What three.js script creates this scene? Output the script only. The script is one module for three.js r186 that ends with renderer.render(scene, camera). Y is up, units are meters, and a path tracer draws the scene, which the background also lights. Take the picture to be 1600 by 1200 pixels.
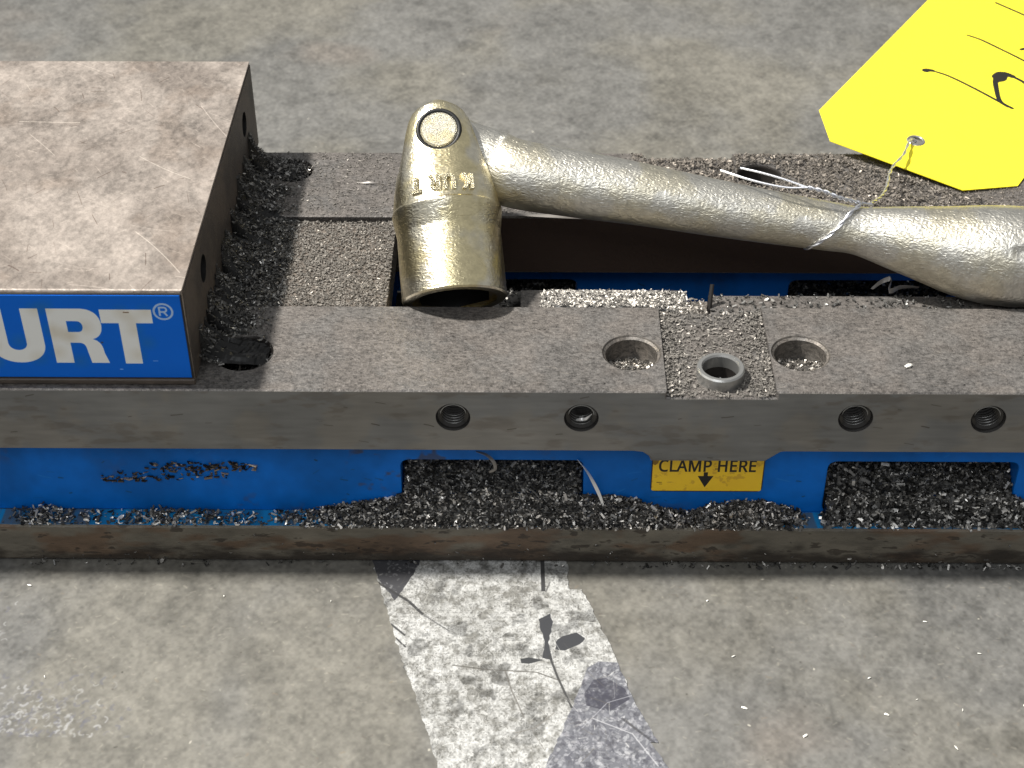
import * as THREE from 'three';
import { mergeGeometries, mergeVertices, toCreasedNormals } from 'three/addons/utils/BufferGeometryUtils.js';
import { FontLoader } from 'three/addons/loaders/FontLoader.js';
import { TextGeometry } from 'three/addons/geometries/TextGeometry.js';
import { RectAreaLightUniformsLib } from 'three/addons/lights/RectAreaLightUniformsLib.js';
import { Brush, Evaluator, SUBTRACTION } from 'three-bvh-csg';

// ---------------------------------------------------------------- camera, light, exposure
const scene = new THREE.Scene();
const D2R = Math.PI / 180;
const camera = new THREE.PerspectiveCamera(26.54, 4 / 3, 0.02, 40);
{
  const p = 38.18 * D2R, y = -0.686 * D2R, r = -0.182 * D2R;
  const F = new THREE.Vector3(Math.sin(y) * Math.cos(p), -Math.sin(p), -Math.cos(y) * Math.cos(p));
  const R = new THREE.Vector3(Math.cos(y), 0, Math.sin(y)), U = new THREE.Vector3().crossVectors(R, F);
  const R2 = R.clone().multiplyScalar(Math.cos(r)).addScaledVector(U, Math.sin(r));
  const U2 = U.clone().multiplyScalar(Math.cos(r)).addScaledVector(R, -Math.sin(r));
  camera.position.set(0.0013, 0.3813, 0.3885);
  camera.focus = 0.535; camera.userData.fStop = 24;
  camera.quaternion.setFromRotationMatrix(new THREE.Matrix4().makeBasis(R2, U2, F.clone().negate()));
}
const renderer = new THREE.WebGLRenderer({ antialias: true });
renderer.setSize(1024, 768);
renderer.toneMapping = THREE.LinearToneMapping;
renderer.toneMappingExposure = 1.0;
renderer.shadowMap.enabled = true;
scene.background = new THREE.Color().setRGB(0.35, 0.355, 0.36);      // the bright, even light of the shop hall around
RectAreaLightUniformsLib.init();
{
  const key = new THREE.SpotLight(new THREE.Color(1, 0.965, 0.9), 245, 0, 0.12, 0.5, 2);   // a high-bay shop lamp, up to the left
  key.name = 'high_bay_lamp_light';
  key.position.set(-3.23, 5.13, -0.50); key.target.position.set(0, 0.03, -0.06);
  key.castShadow = true; key.shadow.radius = 10; key.shadow.mapSize.set(2048, 2048);
  scene.add(key, key.target);
  const fill = new THREE.RectAreaLight(new THREE.Color(0.94, 0.97, 1), 4, 3.2, 1.6);         // the next row of lamps, behind the photographer
  fill.name = 'far_lamp_row_light';
  fill.position.set(-1.2, 4.2, 3.2); fill.lookAt(0, 0, 0);
  scene.add(fill);
}

// ---------------------------------------------------------------- helpers (shapes are laid out in millimetres and turned into metres at the end)
let seed = 12345;
const rnd = () => { seed = (seed + 0x6d2b79f5) | 0; let t = Math.imul(seed ^ (seed >>> 15), 1 | seed); t = (t + Math.imul(t ^ (t >>> 7), 61 | t)) ^ t; return ((t ^ (t >>> 14)) >>> 0) / 4294967296; };
const rr = (a, b) => a + (b - a) * rnd();
const clamp = (x, a = 0, b = 1) => Math.min(b, Math.max(a, x));
const lerp = (a, b, t) => a + (b - a) * t;
const sst = (a, b, x) => { const t = clamp((x - a) / (b - a)); return t * t * (3 - 2 * t); };
const V = (x, y, z) => new THREE.Vector3(x, y, z);

// tileable noise: n periods across the tile
const PERM = new Float32Array(65536); for (let i = 0; i < 65536; i++) PERM[i] = rnd();
const hash = (x, y, s) => PERM[(Math.imul(x, 374761) + Math.imul(y, 668265) + Math.imul(s, 2246) + Math.imul(x ^ (y << 4), 3266)) & 65535];
function vn(u, v, nx, ny, s) {
  const x = u * nx, y = v * ny; let ix = Math.floor(x), iy = Math.floor(y); let fx = x - ix, fy = y - iy;
  fx = fx * fx * (3 - 2 * fx); fy = fy * fy * (3 - 2 * fy);
  const x0 = ((ix % nx) + nx) % nx, y0 = ((iy % ny) + ny) % ny, x1 = (x0 + 1) % nx, y1 = (y0 + 1) % ny;
  const a = hash(x0, y0, s), b = hash(x1, y0, s), c = hash(x0, y1, s), d = hash(x1, y1, s);
  return a + (b - a) * fx + (c - a) * fy + (a - b - c + d) * fx * fy;
}
function fbm(u, v, nx, ny, o, s) { let t = 0, a = 0.5, w = 0; for (let i = 0; i < o; i++) { t += a * vn(u, v, nx, ny, s + i * 17); w += a; a *= 0.55; nx *= 2; ny *= 2; } return t / w; }
const enc = (c) => Math.round(255 * clamp(c <= 0.0031308 ? c * 12.92 : 1.055 * Math.pow(c, 1 / 2.4) - 0.055));
// a texture from fn(u, v, out) giving linear rgb (or one data value), then an optional pass of drawn marks
function tex(w, h, fn, { data = false, draw = null, repeat = true } = {}) {
  const cv = document.createElement('canvas'); cv.width = w; cv.height = h;
  const g = cv.getContext('2d'), px = new Uint8ClampedArray(w * h * 4), o = [0, 0, 0];
  for (let y = 0; y < h; y++) for (let x = 0; x < w; x++) {
    fn((x + 0.5) / w, 1 - (y + 0.5) / h, o); const i = (y * w + x) * 4;
    if (data) { px[i] = px[i + 1] = px[i + 2] = 255 * clamp(o[0]); } else { px[i] = enc(o[0]); px[i + 1] = enc(o[1]); px[i + 2] = enc(o[2]); }
    px[i + 3] = 255;
  }
  g.putImageData(new ImageData(px, w, h), 0, 0);
  if (draw) draw(g, w, h);
  const t = new THREE.CanvasTexture(cv);
  t.wrapS = t.wrapT = repeat ? THREE.RepeatWrapping : THREE.ClampToEdgeWrapping; t.magFilter = THREE.LinearFilter;
  t.colorSpace = data ? THREE.NoColorSpace : THREE.SRGBColorSpace;
  return t;
}
const mixc = (o, a, b, t) => { for (let i = 0; i < 3; i++) o[i] = a[i] + (b[i] - a[i]) * t; };
const mulc = (o, k) => { o[0] *= k; o[1] *= k; o[2] *= k; };
function scratches(g, w, h, n, len, col, lw, ang = 0, spread = Math.PI) {
  for (let i = 0; i < n; i++) {
    const x = rnd() * w, y = rnd() * h, a = ang + (rnd() - 0.5) * spread, l = len * (0.3 + rnd());
    g.strokeStyle = col; g.globalAlpha = 0.15 + rnd() * 0.6; g.lineWidth = lw * (0.5 + rnd());
    g.beginPath(); g.moveTo(x, y); g.quadraticCurveTo(x + Math.cos(a) * l * 0.5 + rr(-l, l) * 0.06, y + Math.sin(a) * l * 0.5 + rr(-l, l) * 0.06, x + Math.cos(a) * l, y + Math.sin(a) * l); g.stroke();
  }
  g.globalAlpha = 1;
}
// uv by the main direction of each face, one tile every S mm (Sv for the vertical)
function boxUV(geo, S, Sv = S, ou = 0, ov = 0) {
  const g = geo.index ? geo.toNonIndexed() : geo, p = g.attributes.position, nrm = g.attributes.normal, uv = new Float32Array(p.count * 2);
  for (let i = 0; i < p.count; i += 3) {
    let nx = 0, ny = 0, nz = 0; for (let k = 0; k < 3; k++) { nx += nrm.getX(i + k); ny += nrm.getY(i + k); nz += nrm.getZ(i + k); }
    nx = Math.abs(nx); ny = Math.abs(ny); nz = Math.abs(nz);
    for (let k = 0; k < 3; k++) {
      const x = p.getX(i + k), y = p.getY(i + k), z = p.getZ(i + k), j = (i + k) * 2;
      if (ny >= nx && ny >= nz) { uv[j] = x / S; uv[j + 1] = -z / S; } else if (nz >= nx) { uv[j] = x / S; uv[j + 1] = y / Sv; } else { uv[j] = -z / S; uv[j + 1] = y / Sv; }
      uv[j] += ou; uv[j + 1] += ov;
    }
  }
  g.setAttribute('uv', new THREE.BufferAttribute(uv, 2));
  return g;
}
const usedNames = {};
function numbered(name) { const n = usedNames[name] ?? 0; usedNames[name] = n + 1; return n ? name + '_' + String(n).padStart(3, '0') : name; }
function tag(o, label, category, group, kind) { Object.assign(o.userData, { label }); if (category) o.userData.category = category; if (group) o.userData.group = group; if (kind) o.userData.kind = kind; return o; }
function thing(name, at, label, category, group) { const o = new THREE.Group(); o.name = numbered(name); o.position.set(at[0] / 1000, at[1] / 1000, at[2] / 1000); o.userData.at = undefined; scene.add(o); delete o.userData.at; origin.set(o, at); return tag(o, label, category, group); }
const origin = new Map();
// a mesh from a geometry given in the place's millimetres, under its parent
function part(name, geo, mat, parent, label) {
  const at = parent ? origin.get(parent) : [0, 0, 0];
  geo.translate(-at[0], -at[1], -at[2]); geo.scale(0.001, 0.001, 0.001);
  const m = new THREE.Mesh(geo, mat); m.name = parent ? name : numbered(name); m.castShadow = m.receiveShadow = true;
  origin.set(m, at); (parent ?? scene).add(m);
  if (label) m.userData.label = label;
  return m;
}
function single(name, at, geo, mat, label, category, group, kind) {
  geo.translate(-at[0], -at[1], -at[2]); geo.scale(0.001, 0.001, 0.001);
  const m = new THREE.Mesh(geo, mat); m.name = numbered(name); m.position.set(at[0] / 1000, at[1] / 1000, at[2] / 1000); m.castShadow = m.receiveShadow = true;
  scene.add(m); return tag(m, label, category, group, kind);
}
const poly = (pts) => new THREE.Shape(pts.map(([x, y]) => new THREE.Vector2(x, y)));
function roundRect(x0, y0, x1, y1, r, path = new THREE.Shape()) {
  path.moveTo(x0 + r, y0); path.lineTo(x1 - r, y0); path.quadraticCurveTo(x1, y0, x1, y0 + r); path.lineTo(x1, y1 - r); path.quadraticCurveTo(x1, y1, x1 - r, y1);
  path.lineTo(x0 + r, y1); path.quadraticCurveTo(x0, y1, x0, y1 - r); path.lineTo(x0, y0 + r); path.quadraticCurveTo(x0, y0, x0 + r, y0); return path;
}
// a shape drawn in x, y and pushed from z0 to z1 with chamfered edges
function slab(shape, z0, z1, b = 0.4, seg = 1) {
  const g = new THREE.ExtrudeGeometry(shape, { depth: z1 - z0 - 2 * b, bevelEnabled: b > 0, bevelThickness: b, bevelSize: b, bevelOffset: -b, bevelSegments: seg, curveSegments: 8 });
  return g.translate(0, 0, z0 + b);
}
const block = (x0, x1, y0, y1, z0, z1, b = 0.4) => slab(poly([[x0, y0], [x1, y0], [x1, y1], [x0, y1]]), z0, z1, b);
const csg = new Evaluator(); csg.attributes = ['position', 'normal', 'uv']; csg.useGroups = false;
function cut(geo, cutters) {
  let a = new Brush(geo); a.updateMatrixWorld();
  for (const c of cutters) { const b = new Brush(c); b.updateMatrixWorld(); a = csg.evaluate(a, b, SUBTRACTION); a.updateMatrixWorld(); }
  return a.geometry;
}
const cylY = (x, y0, y1, z, r, n = 40) => new THREE.CylinderGeometry(r, r, y1 - y0, n).translate(x, (y0 + y1) / 2, z);
const cylZ = (x, y, z0, z1, r, n = 36) => new THREE.CylinderGeometry(r, r, z1 - z0, n).rotateX(Math.PI / 2).translate(x, y, (z0 + z1) / 2);
const cylX = (x0, x1, y, z, r, n = 32) => new THREE.CylinderGeometry(r, r, x1 - x0, n).rotateZ(Math.PI / 2).translate((x0 + x1) / 2, y, z);

// ---------------------------------------------------------------- materials
const std = (o) => new THREE.MeshStandardMaterial(o);
const grey = (v, w = 1, b = 1) => [v * w, v, v * b];

const floorCol = tex(2048, 2048, (u, v, o) => {
  const a = fbm(u, v, 5, 5, 5, 1), b = fbm(u, v, 21, 17, 4, 40), c = fbm(u, v, 110, 90, 3, 80), d = fbm(u, v, 460, 420, 2, 7), w = fbm(u, v, 9, 9, 4, 120);
  let k = 0.8 + 0.3 * (a - 0.5) + 0.3 * (b - 0.5) + 0.5 * (c - 0.5) + 0.5 * (d - 0.5);
  mixc(o, [0.256, 0.242, 0.207], [0.234, 0.229, 0.215], sst(0.35, 0.65, w));
  const rust = sst(0.66, 0.8, fbm(u, v, 7, 7, 4, 300)); mixc(o, o, [0.28, 0.215, 0.165], rust * 0.3);
  const oil = sst(0.6, 0.74, fbm(u, v, 30, 26, 4, 520)) * sst(0.42, 0.6, fbm(u, v, 6, 6, 3, 530)); k *= 1 - 0.22 * oil;
  mulc(o, 0.7 * Math.max(0.2, k));
}, { draw: (g, w, h) => { scratches(g, w, h, 120, 40, '#a29d90', 0.8, -0.25, 0.9);
  for (let i = 0; i < 30000; i++) {                          // grit, short scuffs and pores
    const x = rnd() * w, y = rnd() * h, t = rnd(), a = rnd() * 6.28, l = rr(0.8, 6);
    g.globalAlpha = rr(0.05, 0.32); g.strokeStyle = t < 0.5 ? '#4b473e' : t < 0.93 ? '#a8a294' : '#7d6a55'; g.lineWidth = rr(0.6, 2.2); g.lineCap = 'round';
    g.beginPath(); g.moveTo(x, y); g.lineTo(x + l * Math.cos(a), y + l * Math.sin(a) * 0.7); g.stroke();
  }
  for (let i = 0; i < 420; i++) { g.globalAlpha = rr(0.3, 0.75); g.fillStyle = i % 3 ? '#35322c' : '#cfc9ba'; g.beginPath(); g.ellipse(rnd() * w, rnd() * h, rr(0.6, 2.4), rr(0.5, 1.5), rnd() * 3, 0, 7); g.fill(); }
  g.globalAlpha = 1;
  for (const [x, z, sx, sz, n] of [[-152, 74, 26, 20, 700], [-178, 30, 12, 10, 120]]) for (let i = 0; i < n; i++) {   // dried grey residue, crazed into worm marks
    const px = ((x + (rnd() + rnd() + rnd() - 1.5) * sx) / 620 + 0.31) * w, pz = (1 - 0.12 + (z + (rnd() + rnd() + rnd() - 1.5) * sz) / 620) * h, a = rnd() * 6.28, l = rr(2, 7);
    g.globalAlpha = rr(0.15, 0.6); g.strokeStyle = i % 2 ? '#a5a5a6' : '#5a5a62'; g.lineWidth = rr(1, 3); g.lineCap = 'round'; g.beginPath(); g.moveTo(px, pz); g.quadraticCurveTo(px + l * Math.cos(a), pz + l * Math.sin(a), px + l * Math.cos(a + 1), pz + l * 1.4 * Math.sin(a + 0.8)); g.stroke();
  } g.globalAlpha = 1; } });
const floorBump = tex(1024, 1024, (u, v, o) => { o[0] = 0.5 * fbm(u, v, 60, 60, 4, 900) + 0.5 * fbm(u, v, 9, 9, 3, 950); }, { data: true });
const M = {};
M.floor = std({ map: floorCol, bumpMap: floorBump, bumpScale: 0.0006, roughness: 0.62, metalness: 0 });

const steelTop = tex(1024, 1024, (u, v, o) => {
  const a = fbm(u, v, 6, 6, 4, 11), c = fbm(u, v, 90, 150, 3, 12), d = vn(u, v, 420, 420, 5), w = fbm(u, v, 10, 10, 4, 60);
  mixc(o, [0.182, 0.165, 0.15], [0.165, 0.155, 0.145], sst(0.35, 0.65, w));
  mulc(o, 0.95 + 0.45 * (a - 0.5) + 1.1 * (c - 0.5) + 0.6 * (d - 0.5) + (d > 0.965 ? 0.9 : 0) - 0.35 * sst(0.8, 0.92, vn(u, v, 300, 300, 44)));
}, { draw: (g, w, h) => { scratches(g, w, h, 700, 26, '#b9aea2', 1, 0, 0.7); scratches(g, w, h, 500, 20, '#2c2824', 1.2, 0, 0.9); } });
const gritBump = tex(1024, 1024, (u, v, o) => { o[0] = 0.55 * fbm(u, v, 110, 150, 3, 210) + 0.3 * fbm(u, v, 14, 14, 3, 260) + 0.15 * vn(u, v, 480, 480, 9); }, { data: true });
M.steelTop = std({ map: steelTop, color: new THREE.Color().setRGB(0.86, 0.86, 0.87), bumpMap: gritBump, bumpScale: 0.00035, roughness: 0.5, metalness: 0.35 });
const steelSide = tex(1024, 512, (u, v, o) => {
  const a = fbm(u, v, 7, 4, 4, 21), s = fbm(u, v, 16, 70, 3, 22), w = fbm(u, v, 12, 6, 4, 23), st = sst(0.6, 0.75, fbm(u, v, 18, 26, 4, 29));
  mixc(o, [0.2, 0.188, 0.167], [0.18, 0.178, 0.17], sst(0.4, 0.6, w)); mixc(o, o, [0.125, 0.105, 0.085], st * 0.5);
  mulc(o, 0.95 + 0.7 * (a - 0.5) + 0.28 * (s - 0.5));
}, { draw: (g, w, h) => { scratches(g, w, h, 70, 22, '#3a342c', 1.5, 0, 0.6); scratches(g, w, h, 40, 40, '#8d8678', 0.8, 0, 0.4); } });
M.steelSide = std({ map: steelSide, roughness: 0.5, metalness: 0.3 });
const flangeTex = tex(2048, 256, (u, v, o) => {           // v follows the height of the face: oil and grime have crept along its foot
  const a = fbm(u, v, 24, 3, 5, 31), b = fbm(u, v, 60, 8, 4, 32), w = fbm(u, v, 16, 2, 4, 33);
  mixc(o, [0.155, 0.138, 0.108], [0.135, 0.09, 0.058], sst(0.45, 0.62, w));
  const foot = sst(0.5, 0.12, v + 0.5 * (a - 0.5) + 0.5 * (b - 0.5)); mixc(o, o, [0.035, 0.026, 0.019], foot * 0.85);
  const spot = sst(0.66, 0.74, b); mixc(o, o, [0.03, 0.022, 0.016], spot * 0.8);
  mulc(o, 0.85 + 0.8 * (a - 0.5) + 0.4 * (b - 0.5));
});
M.flange = std({ map: flangeTex, bumpMap: gritBump, bumpScale: 0.0002, roughness: 0.5, metalness: 0.15 });
const jawTop = tex(2048, 1024, (u, v, o) => {
  const a = fbm(u, v, 6, 5, 5, 41), b = fbm(u, v, 30, 22, 4, 42), c = fbm(u, v, 150, 110, 3, 43), w = fbm(u, v, 8, 7, 4, 44), d = vn(u, v, 700, 500, 3);
  mixc(o, [0.335, 0.292, 0.258], [0.25, 0.214, 0.187], sst(0.36, 0.66, w));
  const rust = sst(0.58, 0.75, fbm(u, v, 11, 9, 4, 45)); mixc(o, o, [0.2, 0.15, 0.115], rust * 0.35);
  mulc(o, 0.95 + 0.55 * (a - 0.5) + 0.7 * (b - 0.5) + 0.7 * (c - 0.5) + 0.2 * (d - 0.5));
}, { draw: (g, w, h) => { scratches(g, w, h, 900, 34, '#cfc3b6', 0.9, 0.15, 1.2); scratches(g, w, h, 260, 46, '#4b3c33', 1.6, 0.2, 2.2); scratches(g, w, h, 46, 240, '#e3d8cb', 1.3, 0.3, 1.2); } });
M.jawTop = std({ map: jawTop, bumpMap: gritBump, bumpScale: 0.00022, roughness: 0.48, metalness: 0.3 });
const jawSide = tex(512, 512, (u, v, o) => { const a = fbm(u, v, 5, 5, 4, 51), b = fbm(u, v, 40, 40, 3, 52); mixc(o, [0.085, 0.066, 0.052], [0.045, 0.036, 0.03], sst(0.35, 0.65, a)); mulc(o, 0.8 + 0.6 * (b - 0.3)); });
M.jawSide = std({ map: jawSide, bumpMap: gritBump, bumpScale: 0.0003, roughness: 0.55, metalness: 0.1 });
const paint = tex(1024, 512, (u, v, o) => {
  const a = fbm(u, v, 8, 4, 4, 61), b = fbm(u, v, 60, 30, 3, 62), dirt = sst(0.6, 0.72, fbm(u, v, 44, 26, 3, 63)) * sst(0.42, 0.62, fbm(u, v, 6, 3, 3, 64));
  mixc(o, [0.001, 0.135, 0.54], [0.001, 0.108, 0.42], sst(0.4, 0.65, a)); mulc(o, 0.95 + 0.25 * (b - 0.5)); mixc(o, o, [0.05, 0.05, 0.05], dirt * 0.75);
}, { draw: (g, w, h) => { scratches(g, w, h, 160, 12, '#22303a', 1.4, 0, 1.5); scratches(g, w, h, 50, 16, '#4f86c4', 0.8, 0, 1.2); } });
M.paint = new THREE.MeshPhysicalMaterial({ map: paint, roughness: 0.5, metalness: 0, specularIntensity: 0.35 });
const ledgePaint = tex(1024, 128, (u, v, o) => { const a = fbm(u, v, 30, 4, 4, 71), b = fbm(u, v, 90, 10, 3, 72); mixc(o, [0.01, 0.25, 0.56], [0.012, 0.16, 0.36], sst(0.4, 0.65, a)); mixc(o, o, [0.1, 0.09, 0.075], sst(0.6, 0.7, b) * 0.7); });
M.ledgePaint = std({ map: ledgePaint, roughness: 0.4, metalness: 0 });
M.chamfer = std({ map: steelTop, color: new THREE.Color().setRGB(1.25, 1.22, 1.18), roughness: 0.38, metalness: 0.4 });
M.holeSteel = std({ map: steelTop, color: new THREE.Color().setRGB(0.6, 0.58, 0.55), roughness: 0.5, metalness: 0.3 });
M.darkSteel = std({ color: new THREE.Color().setRGB(0.05, 0.045, 0.042), roughness: 0.35, metalness: 0.6 });
M.thread = std({ color: new THREE.Color().setRGB(0.035, 0.033, 0.031), roughness: 0.2, metalness: 0.5 });
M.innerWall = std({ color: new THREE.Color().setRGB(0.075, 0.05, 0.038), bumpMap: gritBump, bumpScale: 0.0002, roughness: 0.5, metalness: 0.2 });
M.crust = std({ map: steelTop, color: new THREE.Color().setRGB(0.8, 0.74, 0.68), bumpMap: gritBump, bumpScale: 0.0012, roughness: 0.7, metalness: 0.1 });
M.ring = std({ color: new THREE.Color().setRGB(0.36, 0.36, 0.35), roughness: 0.33, metalness: 0.75 });
M.black = std({ color: new THREE.Color().setRGB(0.008, 0.008, 0.008), roughness: 0.5 });
M.dust = std({ vertexColors: true, roughness: 0.75, metalness: 0.08 });
M.chip = std({ vertexColors: true, roughness: 0.32, metalness: 0.5 });

// cast and zinc-plated skin of the handle: crinkled like hammered foil
const crinkle = tex(1024, 1024, (u, v, o) => {
  const wx = 0.03 * (fbm(u, v, 24, 24, 2, 401) - 0.5), wy = 0.03 * (fbm(u, v, 24, 24, 2, 431) - 0.5);
  const a = vn(u + wx, v + wy, 84, 34, 411), b = vn(u - wy, v + wx, 150, 70, 421), c = vn(u, v, 240, 140, 427);
  o[0] = 0.5 * (1 - Math.abs(2 * a - 1)) + 0.34 * b + 0.16 * c;
}, { data: true });
const plated = (gold, seed0) => tex(512, 512, (u, v, o) => {
  const a = fbm(u, v, 4, 4, 4, seed0), b = fbm(u, v, 40, 26, 3, seed0 + 7);
  mixc(o, [0.86, 0.83, 0.74], [0.88, 0.74, 0.36], clamp(sst(0.35, 0.65, a) * 0.75 + gold) * (0.55 + 0.45 * gold)); mulc(o, 0.9 + 0.35 * (b - 0.5));
});
M.hub = std({ map: plated(0.3, 441), bumpMap: crinkle, bumpScale: 0.00013, roughness: 0.3, metalness: 1 });
M.arm = std({ map: plated(-0.2, 461), color: new THREE.Color().setRGB(0.84, 0.845, 0.86), bumpMap: crinkle, bumpScale: 0.0002, roughness: 0.42, metalness: 1 });
M.pin = std({ map: plated(0.1, 481), bumpMap: gritBump, bumpScale: 0.00025, color: new THREE.Color().setRGB(0.8, 0.8, 0.78), roughness: 0.42, metalness: 1 });
M.wire = std({ color: new THREE.Color().setRGB(0.75, 0.76, 0.8), roughness: 0.3, metalness: 0.9 });

// ---------------------------------------------------------------- the floor
{
  const g = new THREE.PlaneGeometry(30000, 30000).rotateX(-Math.PI / 2);
  const uv = g.attributes.uv, p = g.attributes.position; for (let i = 0; i < uv.count; i++) uv.setXY(i, p.getX(i) / 620 + 0.31, -p.getZ(i) / 620 + 0.12);
  const m = part('floor', g, M.floor, null); tag(m, 'worn grey brown concrete floor under the vise', null, null, 'structure');
}

// ---------------------------------------------------------------- the vise: bed, rails, jaw
const vise = thing('machine_vise', [0, 0, -72], 'blue and grey steel machine vise lying across the concrete floor', 'vise');
const X0 = -200, X1 = 195;
const railOutline = () => poly([[X0, 49], [34.5, 49], [37.6, 48.6], [39.6, 47], [40.4, 45], [76.2, 45], [80.6, 48.7], [81.8, 49], [X1, 49], [X1, 73], [77.4, 73], [77.4, 70.6], [43.8, 70.6], [43.8, 73], [X0, 73]]);
const THREADS = [[-21.6, 62.6], [18, 62.5], [102.4, 62.8], [143.2, 62.7]];
const RING = [61, -10.2];
const FRONT_HOLES = [[34, -19.8, 73], [87, -19.9, 73], [-87.8, -18.8, 73]];
{
  const cuts = [...THREADS.map(([x, y]) => cylZ(x, y, -16, 2, 5.35)), ...FRONT_HOLES.map(([x, z]) => cylY(x, 60, 76, z, 9.3)), cylY(RING[0], 58, 76, RING[1], 5.6)];
  part('front_rail', boxUV(cut(slab(railOutline(), -44.5, 0, 0.45), cuts), 110), [M.steelTop], vise);
}
{
  // the upright face of the front rail is ground and oily: it has a finish of its own, so its skin is a separate sheet of the same steel
  const s = new THREE.Shape([[X0 + 1, 49.5], [34.6, 49.5], [37.8, 49.0], [40, 47.2], [40.8, 45.5], [76, 45.5], [80.4, 49.2], [82, 49.5], [X1 - 1, 49.5], [X1 - 1, 72.5], [77.9, 72.5], [77.9, 70.1], [43.3, 70.1], [43.3, 72.5], [X0 + 1, 72.5]].map(([x, y]) => new THREE.Vector2(x, y)));
  for (const [x, y] of THREADS) { const h = new THREE.Path(); h.absarc(x, y, 5.4, 0, 2 * Math.PI); s.holes.push(h); }
  part('ground_face', boxUV(new THREE.ExtrudeGeometry(s, { depth: 0.06, bevelEnabled: false, curveSegments: 18 }), 170, 85), M.steelSide, vise);
}
for (const [x, y] of THREADS) {
  const pts = [new THREE.Vector2(5.3, 0.02), new THREE.Vector2(4.85, -0.7)];
  for (let d = 1; d < 14; d += 1.25) pts.push(new THREE.Vector2(4.75, -d), new THREE.Vector2(3.75, -d - 0.62));
  pts.push(new THREE.Vector2(0.01, -15));
  part('threaded_hole', toCreasedNormals(new THREE.LatheGeometry(pts, 40).rotateX(Math.PI / 2).translate(x, y, 0), 0.4), M.thread, vise);
  part('screw_thread', mergeGeometries([1.7, 2.95, 4.2, 5.45].map((d) => new THREE.TorusGeometry(4.0, 0.2, 6, 40).rotateX(0.08).translate(x, y, -d))), M.ring, vise);
}
const holeCup = (x, z, top, r = 9.25) => new THREE.LatheGeometry([[r, top - 0.03], [r - 1.0, top - 1.1], [r - 1.05, top - 11], [0.01, top - 11.3]].map(([a, b]) => new THREE.Vector2(a, b)), 40).translate(x, 0, z);
for (const [x, z, y] of FRONT_HOLES) part('bolt_hole', boxUV(holeCup(x, z, y), 110), x < 0 ? M.darkSteel : M.holeSteel, vise);
for (const [x, z, y] of FRONT_HOLES.slice(0, 2)) part('hole_chamfer', boxUV(new THREE.LatheGeometry([[9.28, y - 0.02], [8.2, y - 1.15]].map(([a, b]) => new THREE.Vector2(a, b)), 40).translate(x, 0.012, z), 110), M.chamfer, vise);
{
  const holes = [[85.8, -127.2], [-86, -130]];
  part('rear_rail', boxUV(cut(slab(poly([[X0, 49], [X1, 49], [X1, 73], [77.4, 73], [77.4, 70.6], [43.8, 70.6], [43.8, 73], [X0, 73]]), -143.5, -99, 0.45), holes.map(([x, z]) => cylY(x, 58, 76, z, 8.4))), 110, 110, 0.37, 0.21), M.steelTop, vise);
  for (const [x, z] of holes) part('bolt_hole', boxUV(holeCup(x, z, 73, 8.35), 110), M.darkSteel, vise);
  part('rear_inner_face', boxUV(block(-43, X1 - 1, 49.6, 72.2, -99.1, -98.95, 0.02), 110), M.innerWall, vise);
}
// painted cast walls under the rails, with their openings
for (const [z0, z1] of [[-33, -8], [-135.5, -110.5]]) {
  const s = poly([[X0, 16], [X1, 16], [X1, 49.2], [X0, 49.2]]);
  for (const [a, b] of [[-39.5, 19.6], [98.3, 159.5]]) s.holes.push(roundRect(a, 16.6, b, 38.2, 3.2, new THREE.Path()));
  part(z1 > -50 ? 'front_wall' : 'rear_wall', boxUV(slab(s, z0, z1, 0.5, 2), 240, 120, 0.13), M.paint, vise);
}
part('end_wall', boxUV(block(X1 - 9, X1 - 1, 16, 49.2, -111, -32), 240, 120), M.paint, vise);
{
  const f = block(X0, X1, 0.6, 16, -143.5, 0, 0.7), g = boxUV(f, 340, 16);
  part('base_flange', g, M.flange, vise);
  for (const [a, b] of [[X0 + 1, 22], [84, X1 - 1]]) { const l = new THREE.BoxGeometry(b - a, 0.1, 7.4).translate((a + b) / 2, 16.05, -4.3); part('painted_ledge', boxUV(l, 300, 300), M.ledgePaint, vise); }
}
// plate over the screw, and the narrow inner ledges of the front rail
part('centre_plate', boxUV(slab(poly([[X0, 60], [-45, 60], [-45, 71.8], [X0, 71.8]]), -96.6, -45.2, 0.5), 110, 110, 0.6, 0.1), M.crust, vise);
part('screw_housing', boxUV(block(-46, -1, 20, 43, -97, -60, 1), 110), M.black, vise);
part('inner_ledge', boxUV(block(-1, 53, 62, 69.6, -59, -44.6), 110, 110, 0.2, 0.5), M.steelTop, vise);
part('inner_ledge', boxUV(block(61.5, X1 - 2, 62, 68.6, -57.5, -44.6), 110, 110, 0.7, 0.3), M.steelTop, vise);
part('inner_ledge', boxUV(block(53.2, 61.2, 62, 66.6, -57, -44.6), 110, 110, 0.7, 0.3), M.crust, vise);
part('stop_pin', new THREE.CylinderGeometry(0.7, 0.9, 11, 12).rotateX(-0.5).rotateZ(-0.12).translate(61.5, 70.5, -51.5), M.darkSteel, vise);
{
  const pts = [[5.6, -4.4], [7.3, -4.4], [7.45, -0.5], [7.0, 0], [6.0, 0], [5.6, -0.6], [5.5, -4.4]].map(([a, b]) => new THREE.Vector2(a, b));
  const g = new THREE.LatheGeometry(pts, 44).translate(61, 75, -10.2);
  part('locating_bushing', toCreasedNormals(g, 0.5), M.ring, vise, 'shiny steel ring standing in the notch');
}
part('bushing_bore', new THREE.LatheGeometry([[5.55, 70.7], [5.5, 61], [0.01, 60.8]].map(([a, b]) => new THREE.Vector2(a, b)), 32).translate(RING[0], 0, RING[1]), M.darkSteel, vise);
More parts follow.
